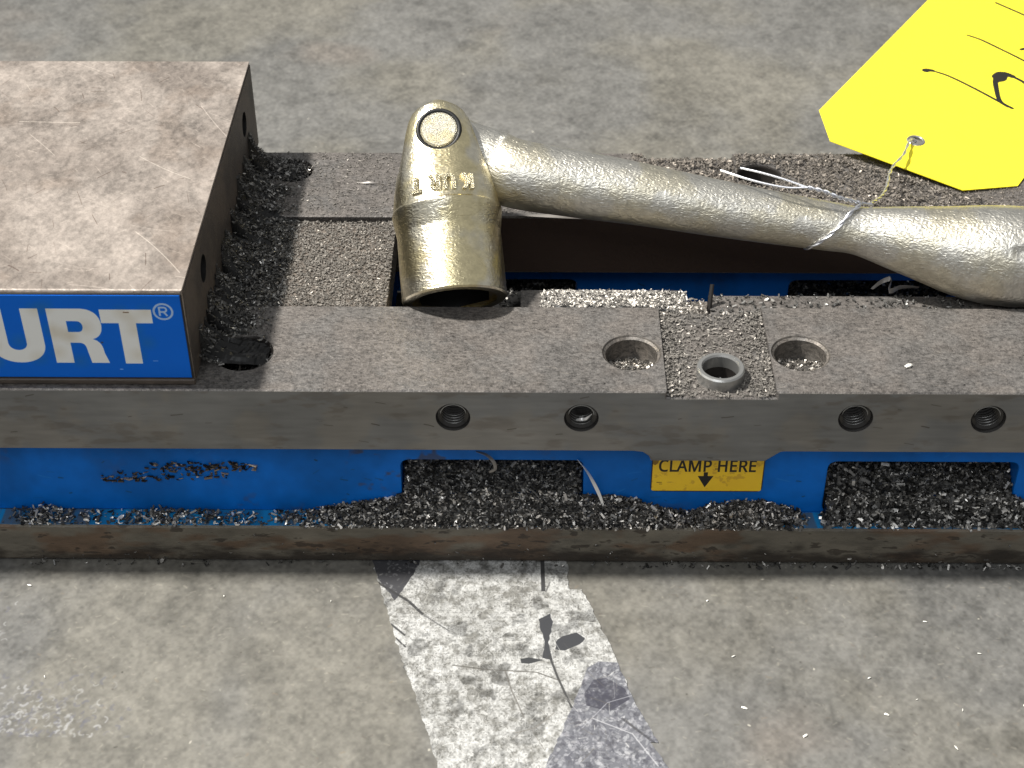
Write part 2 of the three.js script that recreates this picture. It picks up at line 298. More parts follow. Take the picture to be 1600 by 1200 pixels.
// moving jaw
{
  const body = slab(poly([[-262, 73.3], [-100.6, 73.3], [-100.6, 107.2], [-262, 107.2]]), -150, -3.8, 0.7, 2);
  const g = cut(body, [cylX(-112, -98, 94.6, -125.6, 4.5), cylX(-112, -98, 94.9, -33.6, 4.5)]);
  const jaw = part('moving_jaw', boxUV(g, 190, 95), M.jawTop, vise);
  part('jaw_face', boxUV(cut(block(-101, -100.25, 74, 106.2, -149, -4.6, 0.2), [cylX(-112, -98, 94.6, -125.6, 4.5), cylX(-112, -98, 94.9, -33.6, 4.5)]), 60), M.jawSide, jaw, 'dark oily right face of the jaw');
  for (const z of [-125.6, -33.6]) part('screw_hole', new THREE.LatheGeometry([[4.45, 0], [4.4, -9], [0.01, -9.5]].map(([a, b]) => new THREE.Vector2(a, b)), 24).rotateZ(-Math.PI / 2).translate(-100.3, z < -100 ? 94.6 : 94.9, z), M.black, jaw);
  part('jaw_side', boxUV(block(-261, -100.9, 74, 106.4, -3.9, -3.66, 0.05), 190, 95), M.jawSide, jaw);
  // blue name plate with white letters and its print
  const W = 1536, H = 310, px0 = -256, px1 = -101.2, py0 = 75.4, py1 = 106;
  const t = tex(W, H, (u, v, o) => { const a = fbm(u, v, 12, 4, 4, 501); mixc(o, [0.001, 0.135, 0.66], [0.001, 0.12, 0.58], a); }, { repeat: false, draw: (g) => {
    const sx = W / (px1 - px0), sy = H / (py1 - py0); g.save(); g.setTransform(sx, 0, 0, -sy, -px0 * sx, py1 * sy);
    g.fillStyle = g.strokeStyle = '#e4e4e0'; g.lineCap = 'butt'; g.lineJoin = 'miter';
    const fill = (...p) => { g.beginPath(); p.forEach(([x, y], i) => (i ? g.lineTo(x, y) : g.moveTo(x, y))); g.closePath(); g.fill(); };
    const B = 81, T = 101.2, m = 91;
    fill([-125.8, T - 0.3], [-110.3, T - 0.3], [-110.3, T - 5.3], [-115.4, T - 5.3], [-115.4, B - 0.2], [-120.6, B - 0.2], [-120.6, T - 5.3], [-125.8, T - 5.3]);       // T
    g.beginPath(); g.moveTo(-141.6, B); g.lineTo(-141.6, T); g.lineTo(-132, T); g.bezierCurveTo(-127.6, T, -125.9, T - 2.5, -125.9, T - 6); g.bezierCurveTo(-125.9, T - 8.7, -127, T - 10.6, -129.2, T - 11.2);   // R
    g.bezierCurveTo(-126.8, T - 12.2, -126.6, T - 14, -126.4, T - 16.5); g.lineTo(-125.4, B); g.lineTo(-130.8, B); g.lineTo(-131.4, T - 16); g.bezierCurveTo(-131.6, T - 13, -132.2, T - 12.6, -134.2, T - 12.6); g.lineTo(-136.2, T - 12.6); g.lineTo(-136.2, B); g.closePath();
    g.moveTo(-136.2, T - 4.6); g.lineTo(-136.2, T - 8.6); g.lineTo(-133.2, T - 8.6); g.bezierCurveTo(-131, T - 8.6, -131, T - 4.6, -133.2, T - 4.6); g.closePath(); g.fill('evenodd');
    g.beginPath(); g.moveTo(-160.5, T); g.lineTo(-155, T); g.lineTo(-155, B + 7.5); g.bezierCurveTo(-155, B + 3.9, -149.4, B + 3.9, -149.4, B + 7.5); g.lineTo(-149.4, T); g.lineTo(-144, T); g.lineTo(-144, B + 7); g.bezierCurveTo(-144, B - 2.3, -160.5, B - 2.3, -160.5, B + 7); g.closePath(); g.fill();   // U
    fill([-180, B], [-180, T], [-174.6, T], [-174.6, m + 2.4], [-168.6, T], [-162.4, T], [-169.2, m + 1.4], [-162, B], [-168, B], [-173, m - 2.6], [-174.6, m - 4.6], [-174.6, B]);   // K
    g.lineWidth = 0.65; g.strokeStyle = '#a9bfe0'; g.beginPath(); g.arc(-106.75, 100.2, 2.75, 0, 7); g.stroke();
    g.lineWidth = 0.6; g.beginPath(); g.moveTo(-107.8, 98.6); g.lineTo(-107.8, 101.7); g.lineTo(-106.6, 101.7); g.bezierCurveTo(-105.4, 101.7, -105.4, 100.1, -106.6, 100.1); g.lineTo(-107.8, 100.1); g.moveTo(-106.6, 100.1); g.lineTo(-105.6, 98.6); g.stroke();
    g.restore();
    for (let i = 0; i < 26; i++) { const x = rr(0.45, 0.97) * W, y = rr(0.1, 0.8) * H; const q = g.createRadialGradient(x, y, 0, x, y, 36); q.addColorStop(0, 'rgba(150,120,70,0.16)'); q.addColorStop(1, 'rgba(150,120,70,0)'); g.fillStyle = q; g.fillRect(x - 36, y - 36, 72, 72); }
    g.fillStyle = '#7fb0ee'; g.fillRect(W - 110, 244, 16, 2); g.fillRect(W - 214, 276, 10, 3); g.fillStyle = 'rgba(90,60,35,.7)'; g.fillRect(W - 174, 60, 18, 4); g.fillRect(W - 256, 172, 7, 6);
  } });
  const plate = part('name_plate', (() => { const b = slab(poly([[px0, py0], [px1, py0], [px1, py1], [px0, py1]]), -3.7, -2.9, 0.12), p = b.attributes.position, uv = b.attributes.uv; for (let i = 0; i < p.count; i++) uv.setXY(i, (p.getX(i) - px0) / (px1 - px0), (p.getY(i) - py0) / (py1 - py0)); return b; })(), new THREE.MeshPhysicalMaterial({ map: t, roughness: 0.5, specularIntensity: 0.3 }), jaw, 'blue name plate with large white letters');
  // dark edges of the plate and the lip below it
  part('plate_edge', mergeGeometries([block(px0, px1 + 0.5, 106.02, 106.3, -3.7, -3.1, 0.03), block(px1 + 0.02, px1 + 0.5, 75.3, 106, -3.7, -3.1, 0.03)]), M.black, jaw);
  part('jaw_lip', boxUV(block(-262, -100.3, 73.15, 75.1, -3.7, -2.2, 0.3), 190, 95), M.jawSide, jaw);
}
// yellow sticker on the wall under the rail
{
  const x0 = 41.5, x1 = 77.8, y0 = 25.4, y1 = 41.6, W = 768, H = 343;
  const t = tex(W, H, (u, v, o) => { const a = fbm(u, v, 8, 4, 4, 601), b = sst(0.62, 0.75, fbm(u, v, 16, 8, 4, 611)); mixc(o, [0.86, 0.56, 0.015], [0.75, 0.46, 0.015], a); mixc(o, o, [0.4, 0.2, 0.02], b * 0.5); }, { repeat: false, draw: (g) => {
    g.fillStyle = '#060504'; g.font = 'bold 128px sans-serif'; g.textAlign = 'left'; g.textBaseline = 'alphabetic';
    g.save(); const word = 'CLAMP HERE', mw = g.measureText(word).width; g.translate(44, 160); g.scale((W - 96) / mw, 1.12); g.font = '128px sans-serif'; const w2 = g.measureText(word).width; g.scale(mw / w2, 1); g.fillText(word, 0, 0); g.strokeStyle = '#060504'; g.lineWidth = 5; g.strokeText(word, 0, 0); g.restore();
    g.fillRect(W * 0.485 - 14, 166, 28, 60); g.beginPath(); g.moveTo(W * 0.485 - 54, 200); g.lineTo(W * 0.485 + 54, 200); g.lineTo(W * 0.485, 304); g.fill();
    g.strokeStyle = '#16130f'; g.lineWidth = 14; g.strokeRect(0, 0, W, H);
    g.globalAlpha = 0.55; g.fillStyle = '#3a2208'; g.fillRect(40, 256, 36, 8); g.fillRect(58, 272, 22, 6); g.beginPath(); g.ellipse(26, 60, 22, 44, 0.2, 0, 7); g.fill(); g.fillRect(W * 0.56, 130, 30, 12); g.globalAlpha = 1;
  } });
  const g = slab(roundRect(x0, y0, x1, y1, 2), -8.02, -7.75, 0.05), p = g.attributes.position, uv = g.attributes.uv;
  for (let i = 0; i < p.count; i++) uv.setXY(i, (p.getX(i) - x0) / (x1 - x0), (p.getY(i) - y0) / (y1 - y0));
  part('clamp_sticker', g, std({ map: t, roughness: 0.4 }), vise, 'yellow sticker with black lettering and a down arrow');
}

// ---------------------------------------------------------------- the handle
const e0 = 40 * D2R, hubN = V(0, Math.cos(e0), Math.sin(e0)), hubA = V(-0.1, Math.sin(e0), -Math.cos(e0)).normalize();
hubN.addScaledVector(hubA, -hubN.dot(hubA)).normalize();
const hubU = new THREE.Vector3().crossVectors(hubA, hubN); if (hubU.x < 0) hubU.negate();
const hubB = V(-22.6, 72.4, -48.3), hubM = new THREE.Matrix4().makeBasis(hubU, hubN, hubU.clone().cross(hubN)).setPosition(hubB);   // local: x across, y out of the face, z towards the pivot or away
const zs = Math.sign(hubU.clone().cross(hubN).dot(hubA));                                                                          // +1 when local z runs along the hub
const table = (t, s) => { for (let i = 1; i < t.length; i++) if (s <= t[i][0]) { const k = (s - t[i - 1][0]) / (t[i][0] - t[i - 1][0]); return lerp(t[i - 1][1], t[i][1], k); } return t[t.length - 1][1]; };
const HW = [[0,16.8],[0.6,17.3],[10,17.3],[21.5,17.2],[22.2,17.2],[29.3,18.3],[29.9,18.3],[30.6,17.9],[34,17.4],[37,16.9],[42.5,15.7],[48,14.5],[52,13.7],[56,12.9],[60,11.7],[63,10],[65,7.6],[66.2,5],[66.8,2.5],[67,0.05]];
const HT = [[0,16.6],[0.6,17.1],[21.5,16.9],[22.2,16.8],[29.3,19.2],[29.9,19.2],[30.6,18.5],[42.5,15.6],[55.5,12.8],[62,11.8],[65,11],[66.4,9.8],[67,8.6]];
const hubPoint = (s, f) => { const p = 2 + 0.5 * sst(29, 42, s), c = Math.cos(f), d = Math.sin(f); return V(table(HW, s) * Math.sign(c) * Math.abs(c) ** (2 / p), table(HT, s) * Math.sign(d) * Math.abs(d) ** (2 / p), zs * s); };
function loft(rows, ringPoint, nf, uvOf, caps) {
  const pos = [], uv = [], idx = [];
  rows.forEach((s, i) => { for (let j = 0; j <= nf; j++) { const q = ringPoint(s, (j / nf) * 2 * Math.PI, i); pos.push(q.x, q.y, q.z); uv.push(...uvOf(s, j / nf)); } });
  for (let i = 0; i + 1 < rows.length; i++) for (let j = 0; j < nf; j++) { const a = i * (nf + 1) + j, b = a + nf + 1; idx.push(a, b, a + 1, a + 1, b, b + 1); }
  for (const [row, flip] of caps) { const base = row * (nf + 1), c = pos.length / 3; let x = 0, y = 0, z = 0; for (let j = 0; j < nf; j++) { x += pos[(base + j) * 3]; y += pos[(base + j) * 3 + 1]; z += pos[(base + j) * 3 + 2]; } pos.push(x / nf, y / nf, z / nf); uv.push(0.5, 0.5); for (let j = 0; j < nf; j++) flip ? idx.push(c, base + j, base + j + 1) : idx.push(c, base + j + 1, base + j); }
  const g = new THREE.BufferGeometry(); g.setAttribute('position', new THREE.Float32BufferAttribute(pos, 3)); g.setAttribute('uv', new THREE.Float32BufferAttribute(uv, 2)); g.setIndex(idx);
  return g;
}
const outward = (g) => { // make the faces look outward (positive volume)
  const p = g.attributes.position, ix = g.index.array; let vol = 0; const a = V(), b = V(), c = V();
  for (let i = 0; i < ix.length; i += 3) { a.fromBufferAttribute(p, ix[i]); b.fromBufferAttribute(p, ix[i + 1]); c.fromBufferAttribute(p, ix[i + 2]); vol += a.dot(b.cross(c)); }
  if (vol < 0) for (let i = 0; i < ix.length; i += 3) { const t = ix[i]; ix[i] = ix[i + 1]; ix[i + 1] = t; }
  return g;
};
const handle = thing('vise_handle', [50, 73, -60], 'gold and silver plated cast vise handle lying across the open bed', 'vise handle');
let hubMesh;
{
  const rows = []; for (let s = 0; s < 1; s += 0.3) rows.push(s); for (let s = 1; s < 60; s += 0.5) rows.push(s); for (let s = 60; s < 67; s += 0.4) rows.push(s); rows.push(67);
  let g = outward(loft(rows, hubPoint, 96, (s, f) => [s / 46, f * 110 / 46], [[0, true], [rows.length - 1, false]]));
  // seam and cap vertices need no smoothing across; weld then crease
  const uvKeep = g; uvKeep.computeVertexNormals(); g = toCreasedNormals(uvKeep, 0.3);
  const hex = new THREE.CylinderGeometry(13.2, 13.2, 22, 6).rotateX(Math.PI / 2).translate(0, 0, zs * 9);
  const cham = new THREE.CylinderGeometry(zs > 0 ? 13 : 15.6, zs > 0 ? 15.6 : 13, 2, 40).rotateX(-Math.PI / 2).translate(0, 0, zs * 0.3);
  const slot = new THREE.BoxGeometry(60, 15.6, 30).translate(0, 0, zs * 58);
  const bore = new THREE.CylinderGeometry(7.5, 7.5, 6, 48).translate(0, 13.2, zs * 55);
  g = cut(g, [hex, cham, slot, bore]);
  hubMesh = part('hub', g.applyMatrix4(hubM), M.hub, handle, 'gold plated hub with a hexagonal socket');
  part('socket', new THREE.CylinderGeometry(13.05, 13.05, 19, 6, 1, true).rotateX(Math.PI / 2).translate(0, 0, zs * 10.6).applyMatrix4(hubM), M.black, hubMesh, 'dark hexagonal socket');
  part('socket_floor', new THREE.CircleGeometry(13.2, 6).rotateZ(Math.PI / 6).translate(0, 0, zs * 19.9).applyMatrix4(hubM), M.black, hubMesh);
  const pinG = mergeGeometries([new THREE.CylinderGeometry(6.05, 6.05, 24.6, 40).translate(0, 0, zs * 55), new THREE.CylinderGeometry(5.5, 6.05, 0.5, 40).translate(0, 12.55, zs * 55)]);
  part('pivot_pin', pinG.applyMatrix4(hubM), M.pin, handle);
  part('retaining_ring', new THREE.TorusGeometry(6.8, 0.8, 10, 48).rotateX(Math.PI / 2).translate(0, 11.8, zs * 55).applyMatrix4(hubM), M.black, handle, 'black ring round the pin');
  const font = await new FontLoader().loadAsync('fonts/droid/droid_sans_bold.typeface.json');
  [['T', -9.2], ['R', -3.4], ['U', 2.4], ['K', 8.4]].forEach(([c, x]) => {
    const s = 35, f = Math.acos(clamp(Math.sign(x) * Math.abs((x) / table(HW, s)) ** (2.5 / 2), -1, 1)), q = hubPoint(s, f), q2 = hubPoint(s, f + 0.02), tn = q2.clone().sub(q).normalize();
    const ang = Math.atan2(tn.y, tn.x) + Math.PI;
    const L = new TextGeometry(c, { font, size: 5, depth: 1.0, curveSegments: 4, bevelEnabled: true, bevelThickness: 0.25, bevelSize: 0.18, bevelSegments: 2 });
    L.computeBoundingBox(); L.translate(-(L.boundingBox.min.x + L.boundingBox.max.x) / 2, -2.5, -0.15);
    // letters stand upside down: their feet point to the pivot
    L.rotateX(-Math.PI / 2);                                   // x across, y out, z = down the letter
    if (zs > 0) { /* feet already towards +z, the pivot */ L.rotateY(0); } else L.rotateY(Math.PI);
    if (zs > 0) L.scale(1, 1, 1);
    L.rotateY(0); L.rotateZ(ang); L.translate(q.x, q.y, q.z);
    part('raised_letter', L.applyMatrix4(hubM), M.hub, hubMesh);
  });
}
{
  const P = V(-28, 107.6, -90), d0 = V(24, -9.6, 3.2).normalize();
  const at = (k, r, t) => [P.x + d0.x * k, P.y + d0.y * k, P.z + d0.z * k, r, t];
  const C = [at(-10.4, 0.4, 7.2), at(-10, 3, 7.2), at(-8, 7, 7.3), at(-4, 10, 7.3), at(2, 11, 7.3), at(10, 11.3, 7.4), at(15, 11.6, 8.6), at(20, 11.7, 10.6),
    [-4.1, 99.4, -84.5, 11.6, 11.6], [17.3, 97.2, -81.2, 11.2, 11.2], [38.6, 95.3, -77.8, 10.4, 10.4], [59.8, 92.9, -74.5, 9.6, 9.6], [80.9, 90.8, -71.2, 8.8, 8.8], [101.8, 89.1, -67.9, 8.1, 8.1], [110.2, 88.4, -66.6, 8.0, 8.0], [122.7, 86.9, -64.6, 10.5, 10.5], [133.1, 85.5, -63.0, 12.7, 12.7], [143.6, 84.2, -61.3, 14.9, 14.9], [153.9, 83.6, -59.7, 16.3, 16.3], [163.8, 83.6, -58.4, 16.5, 16.5], [170, 83.5, -57.6, 15.2, 15.2], [174, 83.5, -57.2, 12.3, 12.3], [176.8, 83.5, -57, 7.5, 7.5], [177.6, 83.5, -56.9, 0.2, 0.2]];
  const curve = new THREE.CatmullRomCurve3(C.map((c) => V(c[0], c[1], c[2])), false, 'centripetal');
  const rows = [], N = C.length - 1; for (let i = 0; i < N; i++) { const n = i < 8 ? 5 : 12; for (let k = 0; k < n; k++) rows.push(i + k / n); } rows.push(N);
  const cr = (i, t, c) => { const a = C[Math.max(0, i - 1)][c], b = C[i][c], d = C[Math.min(N, i + 1)][c], e = C[Math.min(N, i + 2)][c]; return b + 0.5 * t * (d - a + t * (2 * a - 5 * b + 4 * d - e + t * (3 * (b - d) + e - a))); };
  const cache = {};
  const frame = (s) => cache[s] ??= (() => { const p = curve.getPoint(s / N), tg = curve.getTangent(clamp(s / N, 0.001, 0.999)); const n = hubN.clone().addScaledVector(tg, -hubN.dot(tg)).normalize(), b = new THREE.Vector3().crossVectors(tg, n); const i = Math.min(N - 1, Math.floor(s)); return { p, n, b, r: Math.max(0.05, cr(i, s - i, 3)), t: Math.max(0.05, cr(i, s - i, 4)) }; })();
  const g = outward(loft(rows, (s, f) => { const q = frame(s), pit = V(159.2, 93.2, -46.5), lump = 1 + 0.003 * Math.sin(s * 2.3 + 2 * f); return q.p.clone().addScaledVector(q.b, q.r * Math.cos(f) * lump).addScaledVector(q.n, q.t * Math.sin(f) * lump).sub(V(0, 0.61, 0.79).multiplyScalar((() => { const X = q.p.clone().addScaledVector(q.b, q.r * Math.cos(f)).addScaledVector(q.n, q.t * Math.sin(f)).sub(pit); return 1.5 * Math.exp(-(X.x * X.x / 9 + (X.y * X.y + X.z * X.z) / 2.6)); })())); }, 120, (s, f) => [f * 66 / 46, curve.getPoint(s / N).x / 46], [[0, false], [rows.length - 1, true]]));
  // the crinkle runs along the arm
  const uv = g.attributes.uv; for (let i = 0; i < uv.count; i++) { const a = uv.getX(i), b = uv.getY(i); uv.setXY(i, a, b); }
  g.computeVertexNormals();
  // close the seam of normals
  const nrm = g.attributes.normal, nf = 120; for (let i = 0; i < rows.length; i++) { const a = i * (nf + 1), b = a + nf, x = V(nrm.getX(a) + nrm.getX(b), nrm.getY(a) + nrm.getY(b), nrm.getZ(a) + nrm.getZ(b)).normalize(); nrm.setXYZ(a, x.x, x.y, x.z); nrm.setXYZ(b, x.x, x.y, x.z); }
  part('arm', g, M.arm, handle, 'silver arm swelling to a thick round end');
}

// ---------------------------------------------------------------- yellow tag and its wire
const tO = V(145.8, 76.9, -146.3), tN = V(0.05, 0.997, 0.06).normalize();
const tU = V(0.537, 0.024, -0.843).addScaledVector(tN, -V(0.537, 0.024, -0.843).dot(tN)).normalize(), tR = new THREE.Vector3().crossVectors(tU, tN).normalize(); if (tR.x < 0) tR.negate();
const tagP = (x, y, z = 0) => tO.clone().addScaledVector(tR, x).addScaledVector(tU, y).addScaledVector(tN, z);
{
  const root = thing('paper_tag', [145.8, 76.9, -146.3], 'bright yellow paper tag with clipped corners and black handwriting', 'tag');
  const L = 165, s = poly([[-26, -19.7], [26.5, -19.9], [41.6, -5.1], [41.6, L], [-38.4, L], [-38.4, -2.7]]);
  const h = new THREE.Path(); h.absarc(0, 0, 3.0, 0, 2 * Math.PI); s.holes.push(h);
  const W = 760, H = 1760, x0 = -40, x1 = 43, y0 = -21, y1 = L + 2;
  const t = tex(W, H, (u, v, o) => { const a = fbm(u, v, 20, 34, 3, 701); o[0] = 0.93 + 0.04 * (a - 0.5); o[1] = 0.80 + 0.04 * (a - 0.5); o[2] = 0.03; }, { repeat: false, draw: (g) => {
    const sx = W / (x1 - x0), sy = H / (y1 - y0); g.setTransform(sx, 0, 0, -sy, -x0 * sx, y1 * sy); g.strokeStyle = g.fillStyle = '#15140f'; g.lineCap = g.lineJoin = 'round';
    const pen = (pts, w0, w1 = w0) => { const c = new THREE.CatmullRomCurve3(pts.map(([a, b]) => V(a, b, 0))).getPoints(60); for (let i = 1; i < c.length; i++) { g.lineWidth = 1.25 * lerp(w0, w1, i / c.length); g.beginPath(); g.moveTo(c[i - 1].x, c[i - 1].y); g.lineTo(c[i].x, c[i].y); g.stroke(); } };
    g.globalAlpha = 0.9; pen([[-16.8, 50.5], [-16, 51.4], [-14.4, 52.1]], 2.3, 1.5); pen([[-14.8, 52], [-8.3, 52.2], [3.4, 49.7], [15.1, 46.3], [21.4, 44.6]], 0.9, 1.2);
    pen([[19.5, 44.8], [16, 46.5], [11.5, 54.1], [8.6, 60.9], [8.1, 65]], 1.3, 2.0); pen([[8.2, 63.5], [8.5, 66.4], [10.2, 67.7], [13, 67.7]], 3.4, 2.2); pen([[13, 67.8], [18.4, 66.1], [25, 61], [30, 54], [32, 46]], 1.3, 1.5); pen([[10, 66.4], [10.8, 63], [9.6, 60.5]], 2.6, 1.2);
    pen([[-13.6, 87.9], [-8.6, 87.9], [0.5, 85.8], [12.5, 82.5], [24, 78], [33, 74]], 0.95, 1.1); pen([[8.5, 90.5], [10, 93], [14, 97], [24, 100]], 1.3);
    pen([[-14, 122], [4, 118], [26, 110]], 1.1); pen([[-6, 140], [10, 146], [20, 136], [6, 130]], 1.2);
    g.fillStyle = '#6b5a14'; for (let i = 0; i < 26; i++) { g.globalAlpha = rr(0.015, 0.05); g.beginPath(); g.ellipse(rr(-38, 41), rr(-19, 120), rr(1, 6), rr(0.6, 4), rnd() * 3, 0, 7); g.fill(); } g.globalAlpha = 1;
  } });
  const g0 = new THREE.ExtrudeGeometry(s, { depth: 0.35, bevelEnabled: false, curveSegments: 20 });
  const p = g0.attributes.position, uv = g0.attributes.uv;
  for (let i = 0; i < p.count; i++) { const x = p.getX(i), y = p.getY(i), z = p.getZ(i); uv.setXY(i, (x - x0) / (x1 - x0), (y - y0) / (y1 - y0)); const q = tagP(x, y, z - 0.35); p.setXYZ(i, q.x, q.y, q.z); }
  g0.computeVertexNormals();
  part('card', g0, std({ map: t, roughness: 0.6 }), root);
  const ey = new THREE.LatheGeometry([[2.5, -0.8], [2.45, 0.1], [2.8, 0.42], [3.2, 0.42], [3.45, 0.05]].map(([a, b]) => new THREE.Vector2(a, b)), 32);
  ey.applyMatrix4(new THREE.Matrix4().makeBasis(tR, tN, tR.clone().cross(tN)).setPosition(tO));
  part('eyelet', ey, M.ring, root, 'metal eyelet in the tag');
}
function strand(pts, r, phase, amp, turns, mat) {
  const c = new THREE.CatmullRomCurve3(pts, false, 'centripetal'), n = 140, fr = c.computeFrenetFrames(n, false), q = [];
  for (let i = 0; i <= n; i++) { const p = c.getPointAt(i / n), a = phase + turns * 2 * Math.PI * i / n; q.push(p.addScaledVector(fr.normals[i], Math.cos(a) * amp).addScaledVector(fr.binormals[i], Math.sin(a) * amp)); }
  return new THREE.TubeGeometry(new THREE.CatmullRomCurve3(q), 200, r, 7);
}
const camPos = V(1.3, 381.3, 388.5);
{
  const root = thing('tie_wire', [107, 104, -54], 'thin twisted steel wire tying the yellow tag to the handle', 'wire');
  const inv = camera.matrixWorld; camera.updateMatrixWorld();
  const A = V(107.5, 88.7, -67), tg = V(1, -0.1, 0.155).normalize(), up = hubN.clone().addScaledVector(tg, -hubN.dot(tg)).normalize(), sd = new THREE.Vector3().crossVectors(tg, up);   // sd lies across the arm
  if (sd.y < 0) sd.negate();
  const ringP = (a, k, r = 8.6) => A.clone().addScaledVector(tg, k).addScaledVector(up, Math.cos(a) * r).addScaledVector(sd, Math.sin(a) * r);   // a = 0 faces the camera, +90 the far upper side
  const wrap = [ringP(-1.9, -13), ringP(-1.5, -12), ringP(-1.0, -9), ringP(-0.4, -5, 8.5), ringP(0.3, -1.5, 8.7), ringP(0.85, 1.5, 9.0)];
  const join = ringP(1.0, 1.8, 9.3);
  const toTag = [join.clone(), ringP(1.35, 6, 9.4), V(114.5, 95.6, -71.5), V(122, 88, -89.2), V(126.6, 84, -102.5), V(129.9, 82, -114.5), V(133.3, 80.5, -122.9), V(138, 79.6, -131), tagP(-1.2, -1.2, 1.0), tagP(0.3, 0.2, -0.6)];
  part('wrapped_wire', mergeGeometries([strand(wrap, 0.36, 0, 0.36, 3, 0), strand(wrap, 0.36, Math.PI, 0.36, 3, 0)]), M.wire, root);
  part('tag_wire', mergeGeometries([strand(toTag, 0.3, 0, 0.3, 7, 0), strand(toTag, 0.3, Math.PI, 0.3, 7, 0)]), M.wire, root);
  const free0 = [join, V(102, 102, -65.4), V(97.8, 103.7, -66), V(92, 104.8, -66.8)];
  part('twisted_tail', mergeGeometries([strand(free0, 0.38, 0, 0.36, 4, 0), strand(free0, 0.38, Math.PI, 0.36, 4, 0)]), M.wire, root);
  part('loose_end', strand([V(92, 104.8, -66.8), V(85.5, 104.1, -67.9), V(75.6, 104, -72), V(64.9, 104, -78.9)], 0.4, 0, 0, 0), M.wire, root);
  part('loose_end', strand([V(92, 104.8, -66.8), V(84.7, 105.6, -70.6), V(77.8, 105.8, -74.3), V(71.2, 105.5, -77.9)], 0.4, 0, 0, 0), M.wire, root);
}

// ---------------------------------------------------------------- chips
// four curled slivers, about 1 long, that every heap is made of
const sliver = (turn, wid, th, seg) => {
  const pos = [], idx = [];
  for (let i = 0; i <= seg; i++) { const a = (i / seg - 0.5) * turn, R = turn > 0.05 ? 1 / turn : 0, x = R ? R * Math.sin(a) : i / seg - 0.5, y = R ? R * (1 - Math.cos(a)) : 0, w = wid * (1 - 0.55 * Math.abs(i / seg - 0.5) * 2) / 2; for (const [dy, dz] of [[0, -w], [0, w], [th, w], [th, -w]]) pos.push([x, y + dy, dz]); }
  for (let i = 0; i < seg; i++) for (let k = 0; k < 4; k++) { const a = i * 4 + k, b = i * 4 + (k + 1) % 4; idx.push(a, a + 4, b, b, a + 4, b + 4); }
  const e = seg * 4; idx.push(0, 1, 2, 0, 2, 3, e, e + 2, e + 1, e, e + 3, e + 2);
  return { pos, idx };
};
const SLIVERS = [sliver(0.4, 0.5, 0.14, 2), sliver(1.6, 0.42, 0.12, 3), sliver(2.6, 0.36, 0.12, 3), sliver(0.1, 0.62, 0.22, 1), sliver(0.9, 0.28, 0.12, 2)];
const TONES = { dark: [0.012, 0.075, 0.1, 0.24, 0.04, 0.55], mid: [0.035, 0.17, 0.3, 0.6, 0.12, 0.92], brown: [0.05, 0.15, 0.18, 0.28, 0.03, 0.6], dust: [0.1, 0.19, 0.19, 0.28, 0.012, 0.7], white: [0.15, 0.33, 0.33, 0.5, 0.25, 0.95] };
function Heap() { this.pos = []; this.col = []; this.idx = []; }
Heap.prototype.chip = function (p, len, tone, flat = 0.5, warm = 1) {
  const S = SLIVERS[Math.floor(rnd() * SLIVERS.length)], b = this.pos.length / 3;
  const q = new THREE.Quaternion().setFromEuler(new THREE.Euler((rnd() - 0.5) * 2.6 * flat, rnd() * 6.283, (rnd() - 0.5) * 1.6 * flat)); const w = rr(0.8, 1.3);
  const T = TONES[tone], k = rnd(), v = k < 0.72 ? rr(T[0], T[1]) : k < 1 - T[4] ? rr(T[2], T[3]) : T[5];
  const t = V(); for (const a of S.pos) { t.set(a[0] * len, a[1] * len * w, a[2] * len * w).applyQuaternion(q); this.pos.push(p[0] + t.x, p[1] + t.y, p[2] + t.z); this.col.push(v * 1.03 * warm, v * (0.5 + 0.5 * 1), v * (0.97 / warm) * 0.97); }
  for (const i of S.idx) this.idx.push(b + i);
};
// a bumpy dark mass under the chips: y = h(x, z)
Heap.prototype.mound = function (x0, x1, z0, z1, h, nx, nz, c = 0.012) {
  const b = this.pos.length / 3;
  for (let i = 0; i <= nx; i++) for (let j = 0; j <= nz; j++) { const x = lerp(x0, x1, i / nx), z = lerp(z0, z1, j / nz); this.pos.push(x, h(x, z) + rr(-0.25, 0.1), z); this.col.push(c, c, c); }
  for (let i = 0; i < nx; i++) for (let j = 0; j < nz; j++) { const a = b + i * (nz + 1) + j, d = a + nz + 1; this.idx.push(a, a + 1, d, d, a + 1, d + 1); }
};
Heap.prototype.build = function () { const g = new THREE.BufferGeometry(); g.setAttribute('position', new THREE.Float32BufferAttribute(this.pos, 3)); g.setAttribute('color', new THREE.Float32BufferAttribute(this.col, 3)); g.setIndex(this.idx); const n = g.toNonIndexed(); n.computeVertexNormals(); return n; };
function heap(at, label, fill, mat = M.chip) { const h = new Heap(); fill(h); return single('metal_chips', at, h.build(), mat, label, 'metal chips', null, 'stuff'); }
const lump = (x, z, s = 1) => fbm(x * 0.01 + 7, z * 0.01 + 3, 16, 16, 3, 800) * s;

